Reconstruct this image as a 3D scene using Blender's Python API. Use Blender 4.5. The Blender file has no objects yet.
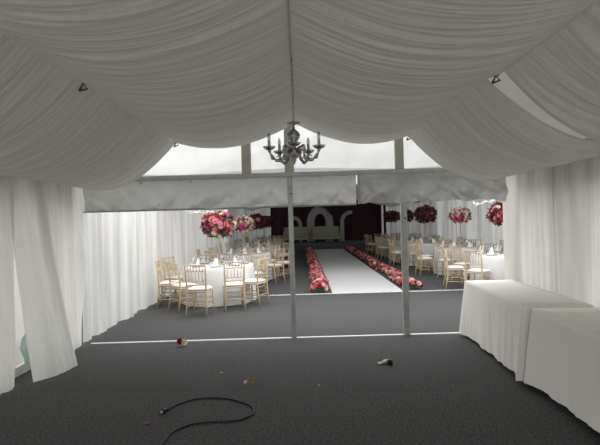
import bpy, math, random
from mathutils import Vector, Matrix, noise
PI = math.pi
R = math.radians
sc = bpy.context.scene
COL = sc.collection
random.seed(7)

# ------------------------------------------------------------------ mesh helper
class MB:
    def __init__(s): s.v = []; s.f = []; s.m = []
    def face(s, idx, mi=0): s.f.append(tuple(idx)); s.m.append(mi)
    def grid(s, fn, nu, nv, closed=False, mi=0):
        b = len(s.v)
        for i in range(nu + 1):
            for j in range(nv + (0 if closed else 1)):
                s.v.append(tuple(fn(i / nu, j / nv)))
        w = nv if closed else nv + 1
        for i in range(nu):
            for j in range(nv):
                j2 = (j + 1) % w
                s.face((b+i*w+j, b+i*w+j2, b+(i+1)*w+j2, b+(i+1)*w+j), mi)
    def box(s, c, size, rz=0, mi=0, bev=0.0):
        cx, cy, cz = c; hx, hy, hz = size[0]/2, size[1]/2, size[2]/2
        b = len(s.v); ca, sa = math.cos(rz), math.sin(rz)
        def put(x, y, z): s.v.append((cx+x*ca-y*sa, cy+x*sa+y*ca, cz+z))
        if bev <= 0:
            for z in (-hz, hz):
                for x, y in ((-hx,-hy),(hx,-hy),(hx,hy),(-hx,hy)): put(x, y, z)
            for q in ((3,2,1,0),(4,5,6,7),(0,1,5,4),(1,2,6,5),(2,3,7,6),(3,0,4,7)): s.face([b+k for k in q], mi)
        else:
            rings = []
            for (ins, z) in ((bev, -hz), (0, -hz+bev), (0, hz-bev), (bev, hz)):
                r0 = len(s.v); rings.append(r0)
                x, y = hx-ins, hy-ins; k = bev
                for px, py in ((-x+k,-y),(x-k,-y),(x,-y+k),(x,y-k),(x-k,y),(-x+k,y),(-x,y-k),(-x,-y+k)): put(px, py, z)
            s.face([rings[0]+7-k for k in range(8)], mi); s.face([rings[3]+k for k in range(8)], mi)
            for a in range(3):
                for k in range(8):
                    k2 = (k+1) % 8
                    s.face((rings[a]+k, rings[a]+k2, rings[a+1]+k2, rings[a+1]+k), mi)
    def tube(s, pts, rad, n=8, cap=True, mi=0):
        pts = [Vector(p) for p in pts]
        if not isinstance(rad, (list, tuple)): rad = [rad]*len(pts)
        b = len(s.v); prev = None
        for i, p in enumerate(pts):
            t = (pts[min(i+1, len(pts)-1)] - pts[max(i-1, 0)]).normalized()
            if prev is None:
                a = Vector((0,0,1)) if abs(t.z) < .9 else Vector((1,0,0))
                u = t.cross(a).normalized()
            else:
                u = (prev - t*prev.dot(t)).normalized()
            prev = u; w = t.cross(u)
            for k in range(n):
                an = 2*PI*k/n
                s.v.append(tuple(p + (u*math.cos(an) + w*math.sin(an))*rad[i]))
        for i in range(len(pts)-1):
            for k in range(n):
                k2 = (k+1) % n
                s.face((b+i*n+k, b+i*n+k2, b+(i+1)*n+k2, b+(i+1)*n+k), mi)
        if cap:
            s.face([b+n-1-k for k in range(n)], mi)
            e = b+(len(pts)-1)*n; s.face([e+k for k in range(n)], mi)
    def lathe(s, prof, n=16, c=(0,0,0), mi=0):
        b = len(s.v)
        for r, z in prof:
            for k in range(n):
                a = 2*PI*k/n; s.v.append((c[0]+r*math.cos(a), c[1]+r*math.sin(a), c[2]+z))
        for i in range(len(prof)-1):
            for k in range(n):
                k2 = (k+1) % n
                s.face((b+i*n+k, b+i*n+k2, b+(i+1)*n+k2, b+(i+1)*n+k), mi)
    def disc(s, r, z, n=24, c=(0,0), mi=0, flip=False):
        b = len(s.v)
        for k in range(n):
            a = 2*PI*k/n; s.v.append((c[0]+r*math.cos(a), c[1]+r*math.sin(a), z))
        s.face([b+(n-1-k if flip else k) for k in range(n)], mi)
    def ell(s, c, r, nu=8, nv=12, mi=0, jit=0, seed=0):
        def fn(u, v):
            th = PI*u; ph = 2*PI*v
            d = Vector((math.sin(th)*math.cos(ph), math.sin(th)*math.sin(ph), math.cos(th)))
            k = 1 + (jit*noise.noise(d*2.5 + Vector((seed, 0, 0))) if jit else 0)
            return (c[0]+d.x*r[0]*k, c[1]+d.y*r[1]*k, c[2]+d.z*r[2]*k)
        s.grid(fn, nu, nv, closed=True, mi=mi)
    def prism(s, outline, y0, y1, mi=0):
        """outline of (x, z) extruded along y; quads strip for caps must be supplied separately"""
        b = len(s.v); n = len(outline)
        for y in (y0, y1):
            for x, z in outline: s.v.append((x, y, z))
        s.face([b+k for k in range(n)], mi); s.face([b+2*n-1-k for k in range(n)], mi)
        for k in range(n):
            k2 = (k+1) % n; s.face((b+k2, b+k, b+n+k, b+n+k2), mi)
    def add(s, other, M):
        b = len(s.v)
        s.v += [tuple(M @ Vector(p)) for p in other.v]
        for f, m in zip(other.f, other.m): s.face([b+i for i in f], m)
    def mesh(s, name, mats, smooth=True):
        me = bpy.data.meshes.new(name)
        me.from_pydata(s.v, [], s.f)
        for m in (mats if isinstance(mats, (list, tuple)) else [mats]): me.materials.append(m)
        me.polygons.foreach_set('material_index', s.m)
        me.polygons.foreach_set('use_smooth', [smooth]*len(s.f))
        me.update()
        return me
    def build(s, name, mats, parent=None, smooth=True, loc=None):
        return link(name, s.mesh(name, mats, smooth), parent, loc)

def link(name, me, parent=None, loc=None):
    o = bpy.data.objects.new(name, me); COL.objects.link(o)
    if parent is not None: o.parent = parent
    if loc is not None: o.location = loc
    return o
def tag(o, label, cat, group=None, kind=None):
    o['label'] = label; o['category'] = cat
    if group: o['group'] = group
    if kind: o['kind'] = kind
    return o
def empty(name, loc=(0,0,0), rz=0):
    o = bpy.data.objects.new(name, None); COL.objects.link(o)
    o.location = loc; o.rotation_euler = (0, 0, rz); o.empty_display_size = .1
    return o
def struct(o): o['kind'] = 'structure'; return o
def copy_tree(o, parent=None):
    c = o.copy(); COL.objects.link(c)
    if parent is not None: c.parent = parent
    for ch in list(o.children): copy_tree(ch, c)
    return c
def shade_auto(o):
    m = o.modifiers.new('edges', 'EDGE_SPLIT'); m.split_angle = R(40); return o

# ------------------------------------------------------------------ materials
def newmat(name):
    m = bpy.data.materials.new(name); m.use_nodes = True
    nt = m.node_tree; nt.nodes.clear()
    out = nt.nodes.new('ShaderNodeOutputMaterial')
    return m, nt, out
def noise_col(nt, scale, c1, c2, lo=.35, hi=.65, detail=3, stretch=None):
    tc = nt.nodes.new('ShaderNodeTexCoord'); n = nt.nodes.new('ShaderNodeTexNoise')
    n.inputs['Scale'].default_value = scale; n.inputs['Detail'].default_value = detail
    src = tc.outputs['Object']
    if stretch:
        mp = nt.nodes.new('ShaderNodeMapping'); mp.inputs['Scale'].default_value = stretch
        nt.links.new(src, mp.inputs['Vector']); src = mp.outputs['Vector']
    nt.links.new(src, n.inputs['Vector'])
    r = nt.nodes.new('ShaderNodeValToRGB')
    r.color_ramp.elements[0].position = lo; r.color_ramp.elements[0].color = (*c1, 1)
    r.color_ramp.elements[1].position = hi; r.color_ramp.elements[1].color = (*c2, 1)
    nt.links.new(n.outputs['Fac'], r.inputs['Fac'])
    return r.outputs['Color'], n
def bump(nt, h, strength, dist=.01):
    b = nt.nodes.new('ShaderNodeBump'); b.inputs['Strength'].default_value = strength
    b.inputs['Distance'].default_value = dist
    nt.links.new(h, b.inputs['Height']); return b.outputs['Normal']
def pbr(name, c1, c2=None, rough=.6, metal=0, scale=20, bmp=0, bdist=.005, spec=.5, sheen=0, lo=.35, hi=.65, detail=3):
    m, nt, out = newmat(name)
    p = nt.nodes.new('ShaderNodeBsdfPrincipled')
    p.inputs['Roughness'].default_value = rough; p.inputs['Metallic'].default_value = metal
    p.inputs['Specular IOR Level'].default_value = spec
    col, n = noise_col(nt, scale, c1, c2 or tuple(x*.9 for x in c1), lo, hi, detail)
    nt.links.new(col, p.inputs['Base Color'])
    if bmp: nt.links.new(bump(nt, n.outputs['Fac'], bmp, bdist), p.inputs['Normal'])
    if sheen: p.inputs['Sheen Weight'].default_value = sheen
    nt.links.new(p.outputs[0], out.inputs[0])
    return m
def fabric(name, c, trans=.4, clear=0.0, scale=60, bmp=.15, tcol=None, rough_spec=0, gather=None, gvar=.25, gb=.5):
    """thin cloth or sheet: diffuse + translucent (+ a little straight-through light)"""
    m, nt, out = newmat(name)
    col, n = noise_col(nt, scale, c, tuple(x*.93 for x in c))
    d = nt.nodes.new('ShaderNodeBsdfDiffuse'); t = nt.nodes.new('ShaderNodeBsdfTranslucent')
    nt.links.new(col, d.inputs['Color'])
    if gather:      # cloth bunched along one direction: thicker and thinner bands, fine creases
        gc, gn = noise_col(nt, 1.0, tuple(x*(1-gvar) for x in c), c, .32, .62, 5, gather)
        nt.links.new(gc, d.inputs['Color']); nt.links.new(gc, t.inputs['Color'])
        gc2, n = noise_col(nt, 1.0, c, c, .3, .7, 6, tuple(x*1.7 for x in gather)); bmp = gb
    elif tcol: t.inputs['Color'].default_value = (*tcol, 1)
    else: nt.links.new(col, t.inputs['Color'])
    if bmp:
        nm = bump(nt, n.outputs['Fac'], bmp, .03 if gather else .004)
        nt.links.new(nm, d.inputs['Normal']); nt.links.new(nm, t.inputs['Normal'])
    mx = nt.nodes.new('ShaderNodeMixShader'); mx.inputs[0].default_value = trans
    nt.links.new(d.outputs[0], mx.inputs[1]); nt.links.new(t.outputs[0], mx.inputs[2])
    last = mx.outputs[0]
    if rough_spec:
        g = nt.nodes.new('ShaderNodeBsdfGlossy'); g.inputs['Roughness'].default_value = .35
        m3 = nt.nodes.new('ShaderNodeMixShader'); m3.inputs[0].default_value = rough_spec
        nt.links.new(last, m3.inputs[1]); nt.links.new(g.outputs[0], m3.inputs[2]); last = m3.outputs[0]
    if clear:
        tr = nt.nodes.new('ShaderNodeBsdfTransparent')
        m2 = nt.nodes.new('ShaderNodeMixShader'); m2.inputs[0].default_value = clear
        nt.links.new(last, m2.inputs[1]); nt.links.new(tr.outputs[0], m2.inputs[2]); last = m2.outputs[0]
    nt.links.new(last, out.inputs[0])
    return m
def glass(name, tint=(.95,.97,.97), gl=.2):
    m, nt, out = newmat(name)
    tr = nt.nodes.new('ShaderNodeBsdfTransparent'); tr.inputs['Color'].default_value = (*tint, 1)
    g = nt.nodes.new('ShaderNodeBsdfGlossy'); g.inputs['Roughness'].default_value = .05
    lw = nt.nodes.new('ShaderNodeLayerWeight'); lw.inputs['Blend'].default_value = .35
    mt = nt.nodes.new('ShaderNodeMath'); mt.operation = 'MULTIPLY_ADD'; mt.inputs[1].default_value = .6; mt.inputs[2].default_value = gl*.4
    nt.links.new(lw.outputs['Fresnel'], mt.inputs[0])
    mx = nt.nodes.new('ShaderNodeMixShader'); nt.links.new(mt.outputs[0], mx.inputs[0])
    nt.links.new(tr.outputs[0], mx.inputs[1]); nt.links.new(g.outputs[0], mx.inputs[2])
    nt.links.new(mx.outputs[0], out.inputs[0]); return m

M = {}
M['carpet'] = pbr('charcoal_carpet', (.036,.036,.037), (.132,.131,.132), rough=.95, scale=55, bmp=.5, bdist=.006, spec=.1, lo=.3, hi=.72, detail=6)
M['liner'] = fabric('roof_liner', (.68,.675,.65), trans=.50, scale=25, gather=(.9, 14, .9), gvar=.10, gb=.6)
M['curtain'] = fabric('wall_curtain', (.88,.88,.86), trans=.55, scale=40, gather=(5, 5, .35), gvar=.17, gb=.35)
M['curtain_r'] = fabric('wall_curtain_right', (.88,.865,.82), trans=.56, scale=40, gather=(3, 3, .25), gvar=.36, gb=.3)
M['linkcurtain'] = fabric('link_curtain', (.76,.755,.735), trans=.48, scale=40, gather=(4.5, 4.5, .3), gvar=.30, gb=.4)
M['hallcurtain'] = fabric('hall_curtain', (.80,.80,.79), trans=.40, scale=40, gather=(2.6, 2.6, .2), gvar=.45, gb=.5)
M['dimcurtain'] = fabric('dimmed_hall_curtain', (.62,.62,.61), trans=.28, scale=40, gather=(2, 2, .2), gvar=.4, gb=.5)  # hall curtain copy with the dimness of the far end put into its colour
M['hallroof'] = fabric('hall_roof', (.55,.57,.57), trans=.07, scale=20, bmp=.05)
M['roofpvc'] = fabric('roof_sheet', (.62,.59,.54), trans=.17, scale=8, bmp=.0)
M['linkroof'] = fabric('link_roof_sheet', (.9,.92,.93), trans=.6, scale=8, bmp=.0)
M['pane'] = fabric('frosted_pane', (.93,.935,.92), trans=.80, clear=.10, scale=4, bmp=.5, rough_spec=.03)
M['clearpvc'] = fabric('clear_wall_sheet', (.88,.86,.78), trans=.6, clear=.35, scale=4, bmp=.2)
M['valance'] = fabric('valance_sheet', (.45,.45,.435), trans=.24, scale=6, bmp=.25, rough_spec=.05)
M['alu'] = pbr('white_aluminium', (.50,.505,.49), (.43,.43,.42), rough=.45, scale=12)
M['postalu'] = pbr('grey_aluminium', (.42,.425,.415), (.33,.335,.33), rough=.4, metal=.15, scale=14)
M['gableupright'] = pbr('beige_upright', (.46,.44,.38), (.40,.38,.33), rough=.5, scale=9)
M['strip'] = pbr('white_strip', (.82,.82,.80), (.7,.7,.68), rough=.5, scale=18)
M['cloth'] = pbr('white_linen', (.70,.70,.70), (.66,.66,.665), rough=.85, scale=90, bmp=.1, bdist=.002, spec=.15)
M['buffetcloth'] = pbr('cream_linen', (.86,.84,.80), (.82,.80,.76), rough=.85, scale=90, bmp=.12, bdist=.002, spec=.15)
M['chairwood'] = pbr('limewashed_wood', (.60,.48,.32), (.50,.39,.25), rough=.45, scale=30)
M['cushion'] = pbr('ivory_pad', (.86,.82,.74), (.80,.76,.68), rough=.8, scale=50, bmp=.05)
M['china'] = pbr('white_china', (.88,.88,.86), (.84,.84,.82), rough=.15, scale=5)
M['napkin'] = pbr('napkin_cloth', (.85,.84,.80), (.78,.77,.74), rough=.85, scale=60, bmp=.1)
M['glass'] = glass('clear_glass', (.95,.96,.96), .1)
M['gold'] = pbr('pale_gold', (.62,.50,.30), (.50,.39,.22), rough=.3, metal=.8, scale=20)
M['silver'] = pbr('antique_silver', (.40,.39,.37), (.24,.23,.22), rough=.28, metal=.9, scale=45)
M['dish'] = glass('dish_glass', (.8,.8,.8), .35)
M['candle'] = pbr('grey_candle_tube', (.34,.34,.33), (.28,.28,.27), rough=.35, scale=20)
M['bulb'] = glass('bulb_glass', (.62,.61,.58), .4)
M['leaf'] = pbr('dark_leaf', (.035,.075,.03), (.07,.12,.05), rough=.55, scale=14)
M['darkleaf'] = pbr('dull_leaf', (.03,.035,.025), (.06,.06,.04), rough=.6, scale=14)  # near-black olive leaf for the maroon balls and the arch spray
M['stem'] = pbr('green_stem', (.22,.26,.10), (.16,.2,.07), rough=.6, scale=30)
FC = {'red': ((.55,.03,.06),(.38,.015,.04)), 'crimson': ((.36,.02,.05),(.22,.01,.03)), 'coral': ((.72,.22,.20),(.60,.14,.14)),
      'pink': ((.78,.36,.42),(.66,.22,.30)), 'blush': ((.85,.62,.58),(.78,.50,.46)), 'cream': ((.86,.80,.66),(.78,.68,.5)),
      'hotpink': ((.85,.06,.42),(.70,.03,.30)), 'maroon': ((.17,.02,.05),(.10,.01,.03)), 'plum': ((.25,.05,.12),(.15,.02,.07)),
      'tan': ((.45,.33,.17),(.33,.22,.10))}
for k, (a, b) in FC.items(): M['f_'+k] = pbr(k+'_petal', a, b, rough=.65, scale=30)
M['runner'] = pbr('white_runner', (.60,.60,.60), (.52,.52,.53), rough=.9, scale=30, bmp=.2, bdist=.004, spec=.1)
M['stage'] = pbr('stage_carpet', (.10,.10,.105), (.14,.14,.145), rough=.9, scale=40, bmp=.2)
M['crimsondrape'] = pbr('crimson_drape', (.060,.005,.016), (.036,.003,.010), rough=.7, scale=6, sheen=.3)
M['archwhite'] = pbr('arch_paint', (.52,.52,.50), (.46,.46,.44), rough=.6, scale=5)
M['sofafabric'] = pbr('sofa_fabric', (.46,.46,.38), (.38,.38,.31), rough=.6, scale=25)
M['sofagold'] = pbr('sofa_gold', (.62,.55,.36), (.5,.43,.27), rough=.4, metal=.3, scale=25)
M['black'] = pbr('black_rubber', (.004,.004,.0045), (.009,.009,.0095), rough=.45, scale=40, spec=.3)
M['metal'] = pbr('dark_bracket', (.10,.10,.095), (.06,.06,.06), rough=.4, metal=.7, scale=30)
M['steel'] = pbr('bright_plug', (.55,.58,.56), (.4,.42,.4), rough=.35, metal=.5, scale=30)
M['teal'] = fabric('teal_plastic', (.66,.80,.77), trans=.6, scale=9, bmp=.3)
M['ground'] = pbr('outside_gravel', (.24,.235,.21), (.33,.32,.29), rough=.95, scale=8)
M['wire'] = pbr('white_wire', (.85,.85,.84), (.8,.8,.79), rough=.5, scale=9)

# ------------------------------------------------------------------ camera
CAMZ = 1.6
cam = bpy.data.cameras.new('camera'); cam.sensor_width = 36; cam.lens = 445/600*36; cam.clip_start = .05
co = bpy.data.objects.new('camera', cam); COL.objects.link(co); sc.camera = co
roll = R(1.66); c_, s_ = math.cos(roll), math.sin(roll)
co.matrix_world = Matrix(((c_, s_, 0, 0.0), (0, 0, -1, 0), (-s_, c_, 0, CAMZ), (0, 0, 0, 1)))

# ------------------------------------------------------------------ setting
GY, LY, HY = 6.16, 9.87, 30.0     # gable plane, link seam, hall end
XL, XR, HXR = -3.02, 2.95, 6.0
def quad_sheet(name, pts, mat, thick=0):
    mb = MB(); mb.v = [tuple(p) for p in pts]; mb.face(range(len(pts)))
    return mb.build(name, mat, smooth=False)
fl = MB(); fl.box((1.4, 13.5, -.02), (11.0, 35.0, .04))
struct(fl.build('floor', M['carpet'], smooth=False))
gr = MB(); gr.box((1.4, 13.5, -.12), (80, 90, .1))
struct(gr.build('ground', M['ground'], smooth=False))
tr = MB(); tr.box((-.2, GY+.02, .004), (5.5, .045, .008)); struct(tr.build('trim_1', M['strip'], smooth=False))
tr = MB(); tr.box((1.45, LY, .004), (8.8, .05, .008)); struct(tr.build('trim_2', M['strip'], smooth=False))

def N(x, y=0., z=0.): return noise.noise(Vector((x, y, z)))
# gathered roof lining, one panel per roof slope and bay
def liner_panel(x0, z0, x1, z1, sag, y0, y1, seed, skew=1.0, edge0=0., edge1=0., amp=.0125, nx=30, step=.0125):
    ny = max(2, int((y1-y0)/step)); mb = MB()
    L = math.hypot(x1-x0, z1-z0)
    def fn(u, v):
        y = y0 + (y1-y0)*u; t = v
        s = 4*t*(1-t)
        yy = y + .07*N(t*1.7+seed, y*.9) + .05*N(t*3.1, y*2.2+seed)
        k = sag*(1 + .10*N(seed, y*1.3) + .05*N(seed+9, y*5))
        ends = 0
        if edge0: ends += edge0*math.exp(-((y-y0)/.16)**2)
        if edge1: ends += edge1*math.exp(-((y1-y)/.16)**2)
        f = amp*(1.25*N(yy*9, t*.8+seed) + 1.0*N(yy*21, t*1.2, seed) + .55*N(yy*44, t*1.5, seed+3))
        f *= (.35 + .65*min(1, s*1.6))
        x = x0 + (x1-x0)*t; z = z0 + (z1-z0)*t - (k+ends)*s**skew + f
        return (x + .35*f*(1 if x1 > x0 else -1), y + .012*N(yy*30, t*2), z)
    mb.grid(fn, ny, nx)
    return mb
PXL, PXR, PZ, RZ = 1.65, 1.62, 2.73, 2.95
EL = 6.02; BAY = 3.52; B0 = -2.4
rx = -.035
mb = liner_panel(rx, RZ, -PXL, PZ, .19, B0, EL, 1.3); struct(mb.build('ceiling', M['liner']))
mb = liner_panel(rx, RZ, PXR-.12, PZ, .18, BAY-.01, EL, 5.1)
for i, p in enumerate(mb.v):   # the seam of this panel draws in a little towards the gable
    pass
struct(mb.build('ceiling', M['liner']))
mb = liner_panel(rx, RZ, PXR, PZ, .19, B0, BAY+.01, 6.4); struct(mb.build('ceiling', M['liner']))
mb = liner_panel(-PXL, PZ, -3.06, 2.22, .29, B0, EL, 11.7); struct(mb.build('ceiling', M['liner']))
mb = liner_panel(PXR-.12, PZ, 2.92, 2.22, .33, BAY+.03, EL, 17.2, edge0=-.07); struct(mb.build('ceiling', M['liner']))
mb = liner_panel(PXR-.01, PZ+.005, 3.02, 2.26, .25, B0, BAY-.06, 23.9, edge1=.09); struct(mb.build('ceiling', M['liner']))
# outer roof sheet of the near tent
mb = MB()
mb.grid(lambda u, v: ((-3.25+6.5*v), B0-.1+(GY+.05-B0+.1)*u, 3.3-.85*abs(-3.25+6.5*v)/3.25), 6, 12)
struct(mb.build('roof', M['roofpvc'], smooth=False))
# eave strips of the outer roof
for sx in (-1, 1):
    mb = MB(); mb.box((sx*3.25, (B0+GY)/2, 2.22), (.03, GY-B0, .50)); struct(mb.build('roof', M['roofpvc'], smooth=False))
# ridge cord under the seam
mb = MB(); mb.tube([(rx, y, RZ-.012+.006*N(y*3)) for y in [B0+.3*k for k in range(29)]], .007, 6)
struct(mb.build('trim_3', M['postalu']))

# gathered wall drapes
def drape(axis, base, a0, a1, z0, z1, seed, amp=.035, freq=7.0, nz=14, step=.012, sgn=1, hem=0., flare=0., pinch=0.):
    amp = amp*1.5
    """axis 'y': runs along y at x=base;  axis 'x': runs along x at y=base"""
    n = max(4, int(abs(a1-a0)/step)); mb = MB()
    def fn(u, v):
        a = a0 + (a1-a0)*u; zt = v
        z = z0 + (z1-z0)*v + hem*N(a*2.1, seed)*(1-v)
        w = a + .05*N(zt*1.2+seed, a*.8)*(1-.4*zt)
        g = amp*(.9*N(w*freq*.5, zt*.35, seed) + .9*N(w*freq, zt*.5, seed) + .45*N(w*freq*2.3, zt*.8, seed+4))
        g *= 1.15 - .45*zt
        off = sgn*(g + flare*(1-zt)**1.4)
        a2 = a + pinch*(zt-.0)*(u-.5)
        return (base+off, a2, z) if axis == 'y' else (a2, base+off, z)
    mb.grid(fn, n, nz)
    return mb
# near tent walls beyond the picture, towards and behind the camera
struct(drape('y', -3.04, -2.4, 3.5, .01, 2.25, 2.1).build('wall_left', M['curtain']))
struct(drape('y', 2.98, -2.4, 3.0, .01, 2.28, 3.1).build('wall_right', M['curtain_r']))
mb = drape('x', -2.42, -3.05, 3.0, .01, 2.7, 4.4); struct(mb.build('wall_back', M['hallcurtain']))
# clear outer wall sheet behind the parted curtains, on a base rail
mb = MB(); mb.grid(lambda u, v: (-3.22, 3.4+2.7*u, .02+2.35*v), 10, 6); struct(mb.build('wall_left', M['clearpvc']))
mb = MB(); mb.box((-3.17, 4.75, .05), (.05, 2.7, .1)); struct(mb.build('trim_4', M['strip'], smooth=False))

# loose curtain panels of the near tent
def panel(fn, n, nz, label, mat, name='wall_curtain', group=None):
    mb = MB(); mb.grid(fn, n, nz)
    o = mb.build(name, mat); tag(o, label, 'curtain', group); return o
def fold(a, zt, seed, f=8., amp=.03):
    w = a + .05*N(zt*1.1+seed, a*.9)
    return 1.25*amp*(N(w*f*.5, zt*.3, seed) + .9*N(w*f, zt*.5, seed) + .45*N(w*f*2.3, zt*.7, seed+3))
def cA(u, v):
    y = 3.45 + (4.62-.12*(1-v)-3.45)*u
    return (-2.96 + fold(y, v, 31.) + .03*(1-v), y, .02 + 2.22*v)
panel(cA, 100, 16, 'white wall curtain at the far left edge, left of the parted opening', M['curtain'])
def cB(u, v):
    k = (1-v)**1.35
    ytop = 4.55 + .60*u; ybot = 4.62 + .55*u
    y = ytop*v + ybot*(1-v)
    x = -2.97 + fold(y*1.0, v*.6, 41., 6., .022) + k*(.16 + .17*u) + .06*math.sin(PI*u)*k
    return (x, y, .02 + .02*k*N(u*3, 7) + 2.2*v)
panel(cB, 70, 20, 'white wall curtain with its hem kicked inward across the carpet, on the left', M['curtain'])
def cC(u, v):
    k = (1-v)
    y = 5.0 + (6.12-5.0)*u - .05*k*u
    x = -2.98 - .03*u + fold(y, v, 53., 7.5, .04) + k*.16*(1-u)**1.5 + .13*math.exp(-((u-.95)/.08)**2)*math.exp(-((v-.5)/.25)**2) 
    return (x, y, .015 + .03*k*N(u*4, 3) + 2.18*v)
panel(cC, 100, 20, 'white wall curtain on the left, gathered against the gable corner', M['curtain'])
def mkR(y0, y1, sd, base=2.96):
    def f(u, v):
        y = y0 + (y1-y0)*u
        return (base - .17*max(0, (y-6.03)/.10) - .6*fold(y, v*.7, sd, 7., .036)*(1+max(0, (v-.35))) , y, .015 + 2.28*v)
    return f
panel(mkR(5.18, 6.13, 61.), 90, 16, 'pale wall curtain on the right, nearest the gable opening', M['curtain_r'])
panel(mkR(4.15, 5.2, 67., 2.96), 90, 16, 'pale wall curtain behind the middle of the long white buffet tables', M['curtain_r'])
panel(mkR(3.0, 4.17, 73., 2.95), 90, 16, 'pale wall curtain at the far right edge behind the nearer buffet table', M['curtain_r'])

# walls of the link and hall
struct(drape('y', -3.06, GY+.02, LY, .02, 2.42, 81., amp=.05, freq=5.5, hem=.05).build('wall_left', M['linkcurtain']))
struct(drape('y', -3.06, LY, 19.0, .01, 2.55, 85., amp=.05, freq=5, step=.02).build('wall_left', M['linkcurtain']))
struct(drape('y', -3.1, 19.0, HY, .01, 2.55, 86., amp=.05, freq=4.5, step=.03).build('wall_left', M['dimcurtain']))
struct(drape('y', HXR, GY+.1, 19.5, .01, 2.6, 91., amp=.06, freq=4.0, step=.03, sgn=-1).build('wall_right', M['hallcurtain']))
struct(drape('y', HXR, 19.5, HY, .01, 2.6, 92., amp=.06, freq=4.0, step=.03, sgn=-1).build('wall_right', M['dimcurtain']))
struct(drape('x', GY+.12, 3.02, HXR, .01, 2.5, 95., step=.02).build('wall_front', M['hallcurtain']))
struct(drape('x', HY, -3.1, HXR, .01, 4.0, 97., step=.03).build('wall_back', M['dimcurtain']))
# link roof, hall roof
mb = MB(); mb.grid(lambda u, v: (-3.15+9.2*v, GY+.02+(LY-GY)*u, 2.36+.10*u-.05*math.sin(PI*v*3)**2), 8, 18); struct(mb.build('ceiling', M['linkroof']))
def hallroof(u, v):
    x = -3.12 + 9.16*v; y = LY + (HY-LY)*u
    t = abs(v-.5)*2
    return (x, y, 2.5 + 1.35*(1-t) - .12*math.sin(PI*t) + .02*N(y*2.5, v*2) - .05*math.sin(PI*((u*7) % 1)))
mb = MB(); mb.grid(hallroof, 140, 30); struct(mb.build('ceiling', M['hallroof']))
# hall gable board facing the link (upper part)
mb = MB(); mb.v = [(-3.15, LY+.01, 2.44), (6.05, LY+.01, 2.44), (6.05, LY+.01, 2.55), (1.46, LY+.01, 3.85), (-3.15, LY+.01, 2.55)]; mb.face(range(5))
struct(mb.build('wall_front', M['roofpvc'], smooth=False))

# ---- the gable frame
mb = MB(); mb.box((-.03, GY, 2.265), (6.05, .06, .065), bev=.006); struct(mb.build('trim_5', M['alu'], smooth=False))
mb = MB(); mb.box((-.03, GY-.034, 2.242), (6.05, .012, .012)); struct(mb.build('trim_6', M['postalu'], smooth=False))
for i, (x, w) in enumerate(((-.72, .13), (-.125, .13), (1.40, .12))):
    top = 3.24 - .85*abs(x)/3.25
    mb = MB(); mb.box((x, GY+.01, (2.3+top)/2), (w, .05, top-2.3), bev=.006); struct(mb.build('trim_%d' % (7+i), M['gableupright'], smooth=False))
edges = [-3.0, -.72, -.125, 1.40, 2.95]
for i in range(4):
    xa, xb = edges[i], edges[i+1]; mb = MB()
    def pn(u, v):
        x = xa + (xb-xa)*u; top = 3.26 - .85*abs(x)/3.25
        z = 2.29 + (top-2.29)*v
        return (x, GY + .035 + .018*N(x*2.2+z*2.6, z*1.7, i) + .010*N(x*6-z*5, z*4, i+5), z)
    mb.grid(pn, 40, 16); struct(mb.build('window_%d' % (i+1), M['pane']))

# posts of the gable
def post(x, w, top, label, bolts):
    t = empty('tent_post', (x, GY, 0)); tag(t, label, 'post')
    mb = MB(); mb.box((0, 0, top/2), (w, .06, top), bev=.008); mb.box((0, -.031, top/2), (w*.35, .006, top-.04))
    mb.build('shaft', M['postalu'], t, smooth=False)
    mb = MB(); mb.box((0, 0, .006), (w*1.25, .09, .012), bev=.003); mb.build('base_plate', M['postalu'], t, smooth=False)
    for z in bolts:
        mb = MB(); mb.tube([(0.01, -.036, z), (.01, -.045, z)], .012, 8); mb.build('bolt', M['black'], t, smooth=False)
    return t
post(-.125, .068, 2.23, 'grey aluminium post in the middle of the gable, under the chandelier', (2.0,))
p2 = post(1.435, .085, 2.23, 'grey aluminium post standing on the aisle side, right of the white runner', (1.62,))

# rolled clear-plastic valances under the gable beam
def val(x0, x1, seed, amp, hem, base, sg):
    mb = MB()
    def fn(u, v):
        x = x0 + (x1-x0)*u
        zb = 1.83 + hem*(N(x*4.2, seed) + .5*N(x*9, seed))
        z = 2.235 + (zb-2.235)*v
        k = amp*v**.7
        q = .9*N(x*3.2+v*1.4, v*1.3, seed) + .6*N(x*7-v*2.5, v*2, seed) + .35*N(x*13+v*3, v*3, seed)
        y = GY + base + sg*max(0, k*(q+.95) + .02*math.sin(PI*v))
        return (x, y, z)
    mb.grid(fn, int((x1-x0)*50), 22); return mb
o = empty('plastic_valance', (0, 0, 0)); tag(o, 'grey plastic valance sheet hanging under the beam, wide smooth left length', 'valance')
val(-3.03, .80, 3.3, .07, .008, .04, 1).build('sheet', M['valance'], o)
mb = MB(); mb.tube([(-3.03, GY+.08, 1.832), (-1, GY+.085, 1.828), (.8, GY+.08, 1.832)], .012, 8); mb.build('hem_roll', M['valance'], o)
for x in (-2.2, -1.5, -.8, .3):
    mb = MB(); mb.box((x, GY+.04, 2.215), (.02, .02, .04)); mb.build('clip', M['postalu'], o, smooth=False)
o = empty('plastic_valance', (0, 0, 0)); tag(o, 'grey plastic valance sheet under the beam, crumpled right length with wavy hem', 'valance')
val(.82, 2.80, 8.6, .16, .035, -.06, -1).build('sheet', M['valance'], o)
mb = MB(); mb.box((.82, GY-.05, 2.03), (.035, .012, .40)); mb.build('seam_batten', M['postalu'], o, smooth=False)
for x in (1.25, 1.9):
    mb = MB(); mb.box((x, GY-.055, 2.215), (.02, .02, .04)); mb.build('clip', M['postalu'], o, smooth=False)

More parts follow.
